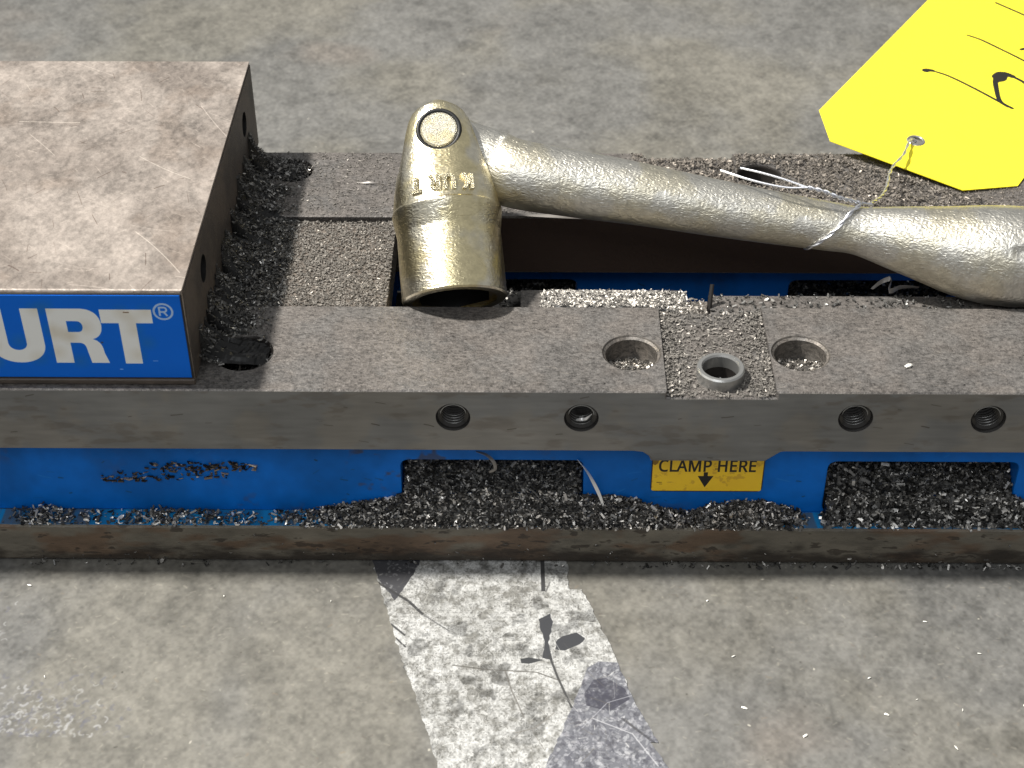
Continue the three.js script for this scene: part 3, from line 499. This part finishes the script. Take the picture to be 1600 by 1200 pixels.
// front openings: heaps that fill the window and run out on the ledge
const WALLH = [[-78, 0], [-66, 2], [-55, 4.5], [-42, 7.5], [-38, 8.6], [20, 8.6], [30, 8.4], [38, 6], [46, 2.6], [54, 1.6], [61, 4.2], [70, 6.2], [78, 6.6], [85, 3.8], [92, 1], [96, 0]];
function pileHeight(x, z, win, front) {
  const inW = x > win[0] && x < win[1];
  const w = inW ? 9.2 : table(WALLH, x);
  if (z >= -8) return 15.6 + w * Math.pow(clamp((front - z) / (8 + front)), 0.75);
  return 15.6 + 9.2 + (-8 - z) * 0.78 - Math.max(0, -20 - z) * 0.5;
}
heap([0, 16, -8], 'dark heap of metal chips filling the opening in the blue wall left of the yellow sticker', (h) => {
  const win = [-38.6, 18.8], ht = (x, z) => pileHeight(x, z, win, -0.1) + lump(x, z, 2.6) - 1.3;
  h.mound(-38.8, 19, -31, -8, ht, 60, 24); h.mound(-78, 95, -7.9, -0.3, (x, z) => Math.max(15.4, ht(x, z) - 0.5), 170, 8);
  for (let i = 0; i < 5600; i++) { const x = rr(win[0], win[1]), z = -8 - 20 * Math.pow(rnd(), 1.1); h.chip([x, ht(x, z) + rr(-0.2, 0.6), z], rr(1, 2.4), 'dark', 1); }
  for (let i = 0; i < 6800; i++) { const x = rr(-76, 95), z = rr(-7.8, 0.2); const w = x > -39 && x < 20 ? 9 : table(WALLH, x); if (w < 0.8 && rnd() > 0.3) continue; if (w < rnd() * 4) continue; h.chip([x, Math.max(16.2, ht(x, z) + rr(-0.3, 0.5)), z], rnd() < 0.06 ? rr(2, 2.8) : rr(0.9, 2.1), rnd() < 0.68 ? 'mid' : 'dark', 1, rr(1, 1.05)); }
});
heap([129, 16, -8], 'dark heap of metal chips filling the opening in the blue wall right of the yellow sticker', (h) => {
  const win = [99, 159], ht = (x, z) => pileHeight(x, z, win, -3.2) + lump(x + 50, z, 2.2) - 1.2;
  h.mound(98.5, 159.4, -31, -8, ht, 60, 24); h.mound(98.5, 170, -7.9, -3.2, (x, z) => Math.max(15.4, (x > 159 ? lerp(ht(158, z), 16, clamp((x - 159) / 12)) : ht(x, z)) - 0.5), 60, 7);
  for (let i = 0; i < 3900; i++) { const x = rr(win[0], win[1]), z = -8 - 20 * Math.pow(rnd(), 1.1); h.chip([x, ht(x, z) + rr(-0.2, 0.5), z], rr(1.2, 3.3), 'dark', 1); }
  for (let i = 0; i < 2100; i++) { const x = rr(98, 170), z = -7.8 + 6.8 * Math.pow(rnd(), 1.4); const y = x > 159 ? lerp(ht(158, z), 16, clamp((x - 159) / 12)) : ht(x, z); h.chip([x, Math.max(16.2, y + rr(-0.3, 0.5)), z], rr(1.1, 3), rnd() < 0.55 ? 'mid' : 'dark', 1); }
});
heap([-120, 16, -4], 'thin scatter of metal chips along the blue ledge at the left', (h) => {
  for (const [cx, sd, n, up] of [[-158, 8, 420, 3.4], [-143, 9, 150, 0.8], [-128, 6, 100, 0.8], [-118, 7, 300, 2.2], [-104, 10, 210, 1], [-90, 8, 110, 0.6], [-76, 6, 160, 1]]) for (let i = 0; i < n * 0.5; i++) { const x = cx + (rnd() + rnd() + rnd() - 1.5) * sd * 1.2, z = -7 + 6.6 * rnd(), k = Math.exp(-Math.pow((x - cx) / sd, 2)); h.chip([x, 16.3 + up * k * (-z / 7.4) * rnd(), z], rr(0.8, 2.4), rnd() < 0.75 ? 'mid' : 'dark', 0.8); }
});
heap([-110, 32, -8], 'small dark chips stuck to the oily blue wall below the name plate', (h) => { for (let i = 0; i < 190; i++) { const k = rnd() < 0.55, x = k ? rr(-122, -86) : rr(-137, -95), y = k ? 35.2 + rr(-1.6, 1.6) : 31.5 + rr(-2.4, 1.5) + (x + 115) * 0.06; h.chip([x, y, -7.8], rr(0.9, 2.8), rnd() < 0.85 ? 'dark' : 'brown', 0.25, 1.15); } });
heap([-90, 73, -70], 'dark oily chips heaped against the right face of the jaw', (h) => {
  const ht = (x, z) => { const d = x + 100, f = sst(-2, -16, z) * sst(-144, -130, z) * (0.2 + 1.5 * sst(0.3, 0.75, lump(z * 1.5, 5, 1))); return 72.2 + f * 7.5 * Math.exp(-d / 5.5) * (z < -100 ? 1.25 : 1) + 0.8 * lump(x * 2, z * 2, 1) - 0.6; };
  h.mound(-100.2, -80, -143, -14, ht, 24, 120, 0.02);
  for (let i = 0; i < 5200; i++) { const x = -100 + 21 * Math.pow(rnd(), 1.25), z = rr(-142, -12); if (Math.hypot(x + 87.8, z + 18.8) < 8.4) continue; if (z > -100.5 && z < -97.5 && x > -93) continue; h.chip([x, ht(x, z) + rr(-0.1, 0.4), z], rr(0.7, 1.9), 'brown', 0.9); }
});
heap([-60, 72, -72], 'grey brown chip dust covering the centre plate beside the hub', (h) => { for (let i = 0; i < 8200; i++) { const x = rr(-99, -45), z = -45.6 - 51 * rnd(); h.chip([x, 71.9 + rr(0, 0.35), z], rr(0.45, 1.3), rnd() < 0.93 ? 'dust' : 'brown', 0.45, 1.06); } }, M.dust);
heap([-40, 73, -120], 'fine chips scattered over the rear rail left of the hub', (h) => { for (let i = 0; i < 2600; i++) { const x = rr(-99, 40), z = rr(-143, -99.6); if (Math.hypot(x + 86, z + 130) < 5.5) continue; h.chip([x, 73.1 + rr(0, 0.12), z], rr(0.4, 1.1), rnd() < 0.85 ? 'dust' : 'brown', 0.35, 1.05); } }, M.dust);
heap([110, 73, -122], 'brown crust of chips coating the rear rail behind the handle', (h) => {
  const ht = (x, z) => 72.6 + 1.9 * lump(x * 1.6, z * 1.6, 1) * sst(-143, -139, z) - 0.2;
  for (let i = 0; i < 9000; i++) { const x = rr(40, 180), z = rr(-143, -99.6); if (Math.hypot(x - 85.8, z + 127.2) < 8.2) continue; const under = x > 108 && z < -143 + (x - 113) * 0.66; const y = under ? 72.7 : x > 43.8 && x < 77.4 ? ht(x, z) - 2 : ht(x, z); h.chip([x, y + rr(0.3, 0.7), z], under ? 0.6 : rr(0.6, 1.9), rnd() < 0.6 ? 'dust' : rnd() < 0.96 ? 'brown' : 'mid', 0.7, 1.1); }
}, M.dust);
heap([60, 70.6, -20], 'grey chips littering the notch round the steel ring', (h) => {
  for (let i = 0; i < 3000; i++) { const x = 44 + 33 * (rnd() < 0.3 ? 0.25 * rnd() * rnd() : rnd() < 0.3 ? 1 - 0.3 * rnd() * rnd() : rnd()), z = -44 + 43.5 * rnd(); if (Math.hypot(x - 61, z + 10.2) < 7.3) continue; const edge = Math.exp(-(x - 44) / 2.4) + Math.exp(-(77.2 - x) / 3.4); h.chip([x, 70.7 + rr(0, 0.3) + edge * rnd() * 1.4, z], rr(0.5, 1.5), rnd() < 0.9 ? 'dust' : 'brown', 0.5, 1.05); }
}, M.dust);
heap([61, 70.8, -10], 'a few chips lying inside the steel ring', (h) => { for (let i = 0; i < 110; i++) { const a = rr(0, 6.28), r = 4.7 * Math.sqrt(rnd()), dz = r * Math.sin(a); h.chip([61 + r * Math.cos(a), 65.5 + rr(0, 1) + (dz + 4) * 0.35, -10.2 + dz], rr(0.8, 1.9), rnd() < 0.5 ? 'mid' : 'brown', 0.9); } });
for (const [x, z, n, l] of [[34, -19.8, 620, 'chips collected in the round hole left of the notch'], [87, -19.9, 620, 'chips collected in the round hole right of the notch'], [-87.8, -18.8, 160, 'dark chips in the round hole beside the jaw']])
  heap([x, 64, z], l, (h) => { for (let i = 0; i < n; i++) { const a = rr(0, 6.28), r = 7.9 * Math.sqrt(rnd()), dz = r * Math.sin(a); h.chip([x + r * Math.cos(a), 63 + rr(0, 1.6) + Math.max(0, dz + 7) * (x < 0 ? 0.2 : 0.52), z + dz], rr(0.8, 2.4), x < 0 ? 'dark' : rnd() < 0.6 ? 'mid' : 'brown', 1, 1.05); } });
heap([30, 70, -51], 'pale heap of bright chips on the inner ledge right of the hub', (h) => {
  const ht = (x, z) => 69.4 + 2.9 * sst(5, 10, x) * sst(55, 42, x) * sst(-58.5, -52, z) * (0.6 + 0.8 * lump(x * 2, z * 2));
  h.mound(5, 54, -58.6, -44.7, ht, 50, 14, 0.12);
  for (let i = 0; i < 3400; i++) { const x = rr(6, 53) + rr(-1, 1), z = -58.4 + 13.6 * Math.pow(rnd(), 0.8); h.chip([x, ht(x, z) + rr(0, 0.5), z], rr(0.6, 1.6), rnd() < 0.75 ? 'white' : 'mid', 0.9, 1.03); }
  for (let i = 0; i < 260; i++) h.chip([rr(46, 60), 70.9 + rr(-2, 0.4), rr(-52, -43)], rr(0.6, 1.5), rnd() < 0.6 ? 'white' : 'brown', 0.8, 1.05);
}, M.dust);
heap([-20, 44, -80], 'dark chips lying deep in the bed to the right of the hub', (h) => { for (let i = 0; i < 700; i++) h.chip([rr(-44, -2), 43.4 + rr(0, 1.2), rr(-96, -62)], rr(0.8, 2), 'dark', 0.9);
  const ht = (x, z) => 18 + clamp((-103 - z) / 24) * 20.5 + lump(x, z, 3); h.mound(-39.2, 19.4, -134, -103, ht, 60, 20, 0.01);
  for (let i = 0; i < 2600; i++) { const x = rr(-39, 19.2), z = rr(-131, -104); h.chip([x, ht(x, z) + rr(-0.2, 0.6), z], rr(1, 2.8), rnd() < 0.95 ? 'dark' : 'mid', 1); } });
heap([125, 20, -112], 'dark chips filling the opening in the rear wall behind the handle end', (h) => {
  const ht = (x, z) => 17 + clamp((-104 - z) / 26) * 20 + lump(x, z, 3);
  h.mound(98.6, 159, -134, -104, ht, 60, 20, 0.01); for (let i = 0; i < 3600; i++) { const x = rr(99, 159), z = rr(-132, -104); h.chip([x, ht(x, z) + rr(-0.2, 0.7), z], rr(1, 3.6), rnd() < 0.93 ? 'dark' : 'mid', 1); }
});
heap([100, 0, 2], 'small chips lying on the floor along the foot of the vise', (h) => { for (let i = 0; i < 190; i++) { const k = rnd(), x = k < 0.45 ? rr(95, 165) : k < 0.8 ? rr(20, 95) : rr(-165, 20); h.chip([x, 0.4 + rr(0, 0.5), rr(0.2, 2.4)], rr(0.7, 2.1), rnd() < 0.55 ? 'mid' : 'dark', 0.8); } });
heap([30, 8, 0.3], 'tiny chips stuck to the grimy foot of the flange', (h) => { for (let i = 0; i < 90; i++) h.chip([rr(-165, 165), 1 + 12 * rnd() * rnd(), 0.12], rr(0.5, 1.6), rnd() < 0.7 ? 'brown' : 'mid', 0.25); });
heap([110, 69, -52], 'fine chips scattered over the inner ledge under the handle end', (h) => { for (let i = 0; i < 500; i++) h.chip([rr(62, 185), 68.7 + rr(0, 0.3), rr(-57, -45)], rr(0.6, 2), rnd() < 0.85 ? 'brown' : 'mid', 0.6); });

// long curls and single flakes
function curl(name, at, pts, w, mat, label) {
  const c = new THREE.CatmullRomCurve3(pts.map((p) => V(...p))), n = 26, pos = [], idx = []; const side = V(0.35, 0.2, 0.9);
  for (let i = 0; i <= n; i++) { const p = c.getPointAt(i / n), t = c.getTangentAt(i / n), s = side.clone().applyAxisAngle(t, i * 0.09).addScaledVector(t, -side.dot(t)).normalize(), nn = new THREE.Vector3().crossVectors(t, s), ww = w * (0.35 + 0.65 * Math.sin(Math.PI * (0.12 + 0.8 * i / n))) / 2; for (const [a, b] of [[-1, 0], [1, 0], [1, 1], [-1, 1]]) { const q = p.clone().addScaledVector(s, a * ww).addScaledVector(nn, b * 0.16); pos.push(q.x, q.y, q.z); } }
  for (let i = 0; i < n; i++) for (let k = 0; k < 4; k++) { const a = i * 4 + k, b = i * 4 + (k + 1) % 4; idx.push(a, a + 4, b, b, a + 4, b + 4); }
  const e = n * 4; idx.push(0, 1, 2, 0, 2, 3, e, e + 2, e + 1, e, e + 3, e + 2);
  const g = new THREE.BufferGeometry(); g.setAttribute('position', new THREE.Float32BufferAttribute(pos, 3)); g.setIndex(idx); g.computeVertexNormals();
  return single(name, at, g, mat, label, 'metal shaving');
}
M.bright = std({ color: new THREE.Color().setRGB(0.85, 0.84, 0.82), roughness: 0.35, metalness: 0.45 });
M.dull = std({ color: new THREE.Color().setRGB(0.3, 0.28, 0.26), roughness: 0.45, metalness: 0.6 });
M.fleck = std({ color: new THREE.Color().setRGB(0.85, 0.83, 0.76), roughness: 0.4, metalness: 0.2 });
curl('metal_shaving', [-9, 33, -7], [[-15, 42.8, -7.2], [-11.5, 42, -6.2], [-9.2, 39.2, -5.6], [-9, 36, -6.2], [-11, 33.5, -7.5]], 1.2, M.dull, 'curved shaving hanging over the top edge of the left chip heap');
curl('metal_shaving', [24, 21, -6], [[17.6, 39.2, -7.4], [20.4, 35.5, -6.6], [23.2, 30, -5.8], [25.2, 25, -5.2], [26.4, 20.8, -4.8]], 1.2, M.bright, 'long bright shaving leaning on the blue wall right of the left chip heap');
curl('metal_shaving', [123, 69, -57], [[116, 70.4, -59], [120, 71.5, -62], [122.5, 73, -61], [121.5, 71, -57], [126, 70.4, -60], [132, 70, -60.5]], 1.7, M.dull, 'tangled shaving on the inner ledge beside the thick handle end');
curl('metal_shaving', [15, 73, -99.5], [[-2, 73.3, -99.6], [9, 73.6, -98.6], [20, 73.2, -98.8], [33, 73.3, -98.8], [44, 73, -98.9]], 1.6, M.dull, 'thin strip of swarf along the inner edge of the rear rail');
curl('metal_shaving', [-80, 74, -60], [[-61, 73.4, -121], [-55, 73.9, -120], [-50, 73.8, -118.6]], 0.7, M.dull, 'bright curved flake on the rear rail just left of the hub');
curl('metal_shaving', [0, 62, 0], [[16.4, 60.2, -2], [18.2, 61.6, -0.6], [19.4, 61.2, -1.2], [21.4, 63, -1.4]], 0.9, M.bright, 'bright curl caught in the second threaded hole from the left');
{
  const g = new THREE.IcosahedronGeometry(1.4, 0).scale(1.1, 0.4, 0.6).rotateY(0.5); const p = g.attributes.position; for (let i = 0; i < p.count; i++) p.setXYZ(i, p.getX(i) * (1 + 0.2 * Math.sin(p.getY(i) * 9 + p.getZ(i) * 3)), p.getY(i), p.getZ(i));
  single('metal_flake', [119.6, 73, -13], g.translate(119.6, 73.5, -13), M.fleck, 'single white flake on the right part of the front rail', 'metal flake');
  const proto = new THREE.IcosahedronGeometry(1, 0).scale(1.2, 0.35, 0.7).scale(0.001, 0.001, 0.001);
  const F = [[67.3, 61.7, 1.2], [106.9, 49.5, 0.8], [109.8, 63.9, 0.9], [59.9, 16.9, 0.65], [66, 40.9, 0.8], [128.1, 76.4, 0.8], [142.9, 39.2, 0.6], [84.3, 72.2, 0.9], [128.5, 25.7, 0.6], [-161.5, 11.6, 0.7], [-97, 16, 0.5], [-147.2, 50.9, 0.7], [-62, 18, 0.45], [133, 62, 0.55], [152, 60, 0.55], [120, 58, 0.5]];
  F.forEach(([x, z, s]) => { const m = new THREE.Mesh(proto, M.fleck); m.name = numbered('metal_flake'); m.position.set(x / 1000, 0.0003, z / 1000); m.scale.set(s * rr(0.6, 1.1), s * rr(0.5, 0.9), s * rr(0.35, 0.8)); m.rotation.y = rnd() * 6.28; m.castShadow = m.receiveShadow = true; scene.add(m); x > 0 ? tag(m, 'tiny bright metal flake on the concrete right of the white tape', 'metal flake', 'flakes on the floor right of the tape') : tag(m, 'tiny bright metal flake on the concrete left of the white tape', 'metal flake', 'flakes on the floor left of the tape'); });
}

// ---------------------------------------------------------------- worn white tape on the floor
{
  const jag = (pts, amp) => { const o = []; for (let i = 0; i + 1 < pts.length; i++) { const [x0, y0] = pts[i], [x1, y1] = pts[i + 1], n = Math.max(1, Math.round(Math.hypot(x1 - x0, y1 - y0) / 1.6)); for (let k = 0; k < n; k++) o.push([lerp(x0, x1, k / n) + (k ? rr(-amp, amp) : 0), lerp(y0, y1, k / n)]); } o.push(pts[pts.length - 1]); return o; };
  const left = jag([[-53, -11], [-49.7, 0.3], [-47.5, 8.9], [-42.5, 25], [-38.4, 40.4], [-33.4, 55.1], [-30.8, 62.6], [-24.4, 84.3], [-18, 106]], 0.5);
  const right = jag([[12, -11], [14.8, -0.2], [15.1, 8.4], [15.4, 12.3], [19.3, 12.2], [24, 25.6], [27.1, 34.8], [29.8, 43.9], [34.2, 59.3], [40.6, 75.2], [38, 75], [42.5, 83.7], [50, 106]], 0.4);
  const outline = [...left, ...right.reverse()], s = poly(outline.map(([x, z]) => [x, -z]));
  const W = 1024, H = 1024, x0 = -60, x1 = 60, z0 = -14, z1 = 106;
  const t = tex(W, H, (u, v, o) => {
    const a = fbm(u, v, 8, 8, 4, 901), b = fbm(u, v, 46, 46, 4, 902), c = fbm(u, v, 160, 130, 2, 903);
    const f = 1 - Math.abs(2 * fbm(u + 0.02 * b, v, 70, 60, 3, 904) - 1), e = fbm(u, v, 22, 22, 4, 905);
    mixc(o, [0.51, 0.51, 0.495], [0.2, 0.196, 0.18], clamp(sst(0.42, 0.7, b) * 0.62 + sst(0.5, 0.72, a) * 0.3 + sst(0.8, 0.97, f) * 0.4)); mulc(o, (0.9 + 0.95 * (c - 0.5)) * (1 - 0.45 * sst(0.58, 0.7, e))); if (c > 0.7) mulc(o, 0.5);
  }, { repeat: false, draw: (g) => {
    const sx = W / (x1 - x0), sz = H / (z1 - z0); g.setTransform(sx, 0, 0, sz, -x0 * sx, -z0 * sz);
    const fill = (pts, col) => { g.fillStyle = col; g.beginPath(); jag([...pts, pts[0]], 0.35).forEach(([x, y], i) => (i ? g.lineTo(x, y) : g.moveTo(x, y))); g.closePath(); g.fill(); };
    const speck = (pts, n, col, sz0) => { g.save(); g.beginPath(); pts.forEach(([x, y], i) => (i ? g.lineTo(x, y) : g.moveTo(x, y))); g.clip(); const xs = pts.map((p) => p[0]), ys = pts.map((p) => p[1]); for (let i = 0; i < n; i++) { g.globalAlpha = rr(0.1, 0.5); g.fillStyle = col; g.beginPath(); g.ellipse(rr(Math.min(...xs), Math.max(...xs)), rr(Math.min(...ys), Math.max(...ys)), rr(0.2, sz0), rr(0.15, sz0 * 0.6), rnd() * 3, 0, 7); g.fill(); } g.restore(); };
    const A = [[-54, -12], [-49.7, 0.3], [-46.8, 8.9], [-41.4, 17.6], [-37.3, 8.8], [-34.2, -0.2], [-33, -12]]; fill(A, '#3d3d40'); speck(A, 160, '#8f8f8e', 0.8);
    const B = [[20.4, 45.9], [23.8, 43.4], [29.8, 43.9], [34.2, 59.3], [40.6, 74.9], [50, 106], [-4, 106], [7.1, 84.5], [15.2, 62.3]]; fill(B, '#66676d'); speck(B, 1300, '#b9b9bb', 1.25); speck(B, 2600, '#9c9ca0', 0.75); speck(B, 700, '#3f3f46', 1.6); speck(B, 1500, '#45454c', 0.7);
    const Dk = [[19, 56.6], [22, 51], [26, 50], [31.5, 54.5], [32.9, 58.5], [26.7, 63.5], [19.6, 61.3]]; speck(Dk, 620, '#3c3c45', 1.6);
    fill([[9, 23], [5.2, 25.7], [7.1, 35], [6.3, 42.1], [9.6, 43], [8.2, 35.5], [9.8, 26.7]], '#3a3b3e'); fill([[10.5, 35.5], [12.8, 32.9], [17.3, 31.3], [19.9, 33.9], [18, 36.4], [13.4, 39], [10.4, 38.5]], '#3a3b3e'); fill([[-0.5, 42.6], [2.1, 41.9], [6.6, 43], [2.2, 44.6], [-0.2, 44.3]], '#38393b');
    const ln = (pts, w, col, al = 0.9) => { g.globalAlpha = al; g.strokeStyle = col; g.lineWidth = w; g.beginPath(); pts.forEach(([x, y], i) => (i ? g.lineTo(x, y) : g.moveTo(x, y))); g.stroke(); g.globalAlpha = 1; };
    ln([[6.4, -10], [6.8, 13.2]], 1.3, '#2f2f30'); ln([[8.5, 41], [11, 49.9], [15.2, 62.3]], 0.7, '#3a3a3a'); ln([[-48.3, 8.9], [-36.7, 18.1], [-31.8, 23.9]], 0.9, '#333'); ln([[-31.8, 23.9], [-23, 31.1]], 0.5, '#555', 0.7);
    ln([[-21.7, 45.3], [-10.5, 47.1], [4.4, 48], [11.8, 51.4]], 0.45, '#4a4844', 0.7); ln([[-5.3, 47.1], [-3, 55.8], [0.8, 66.1]], 0.5, '#55524c', 0.6); ln([[-42, 28], [-37, 33]], 0.7, '#3a3a3a'); ln([[-40, 34], [-36.5, 38]], 0.6, '#3a3a3a'); ln([[-39.5, 44.6], [-36.5, 45]], 0.7, '#3a3a3a'); ln([[-39, 40], [-35.5, 50]], 0.5, '#555');
    ln([[21, 66], [33, 72], [40, 84]], 0.4, '#b5b5b8', 0.7); ln([[18, 70], [26, 60], [34, 57]], 0.3, '#a9a9ad', 0.6); ln([[30, 66], [40, 76]], 0.8, '#3c3c40', 0.7); ln([[10, 64], [4, 70], [-2, 72]], 0.5, '#6c6862', 0.5); ln([[9, 9], [7.6, 13.5]], 0.5, '#555', 0.7);
    g.setTransform(1, 0, 0, 1, 0, 0); scratches(g, W, H, 240, 60, '#5d5952', 1.1, 0.6, 3); scratches(g, W, H, 200, 50, '#dddcd6', 1.0, 0.4, 3);
  } });
  const g = new THREE.ExtrudeGeometry(s, { depth: 0.25, bevelEnabled: false }).rotateX(-Math.PI / 2), p = g.attributes.position, uv = g.attributes.uv;
  for (let i = 0; i < p.count; i++) uv.setXY(i, (p.getX(i) - x0) / (x1 - x0), 1 - (p.getZ(i) - z0) / (z1 - z0));
  single('floor_tape', [0, 0.05, 50], g.translate(0, 0.05, 0), std({ map: t, roughness: 0.5 }), 'worn white floor tape running out from under the vise, torn and grey at one corner', 'floor tape');
}

scene.traverse((o) => { if (o.isMesh) { o.castShadow = true; o.receiveShadow = true; } });
renderer.render(scene, camera);
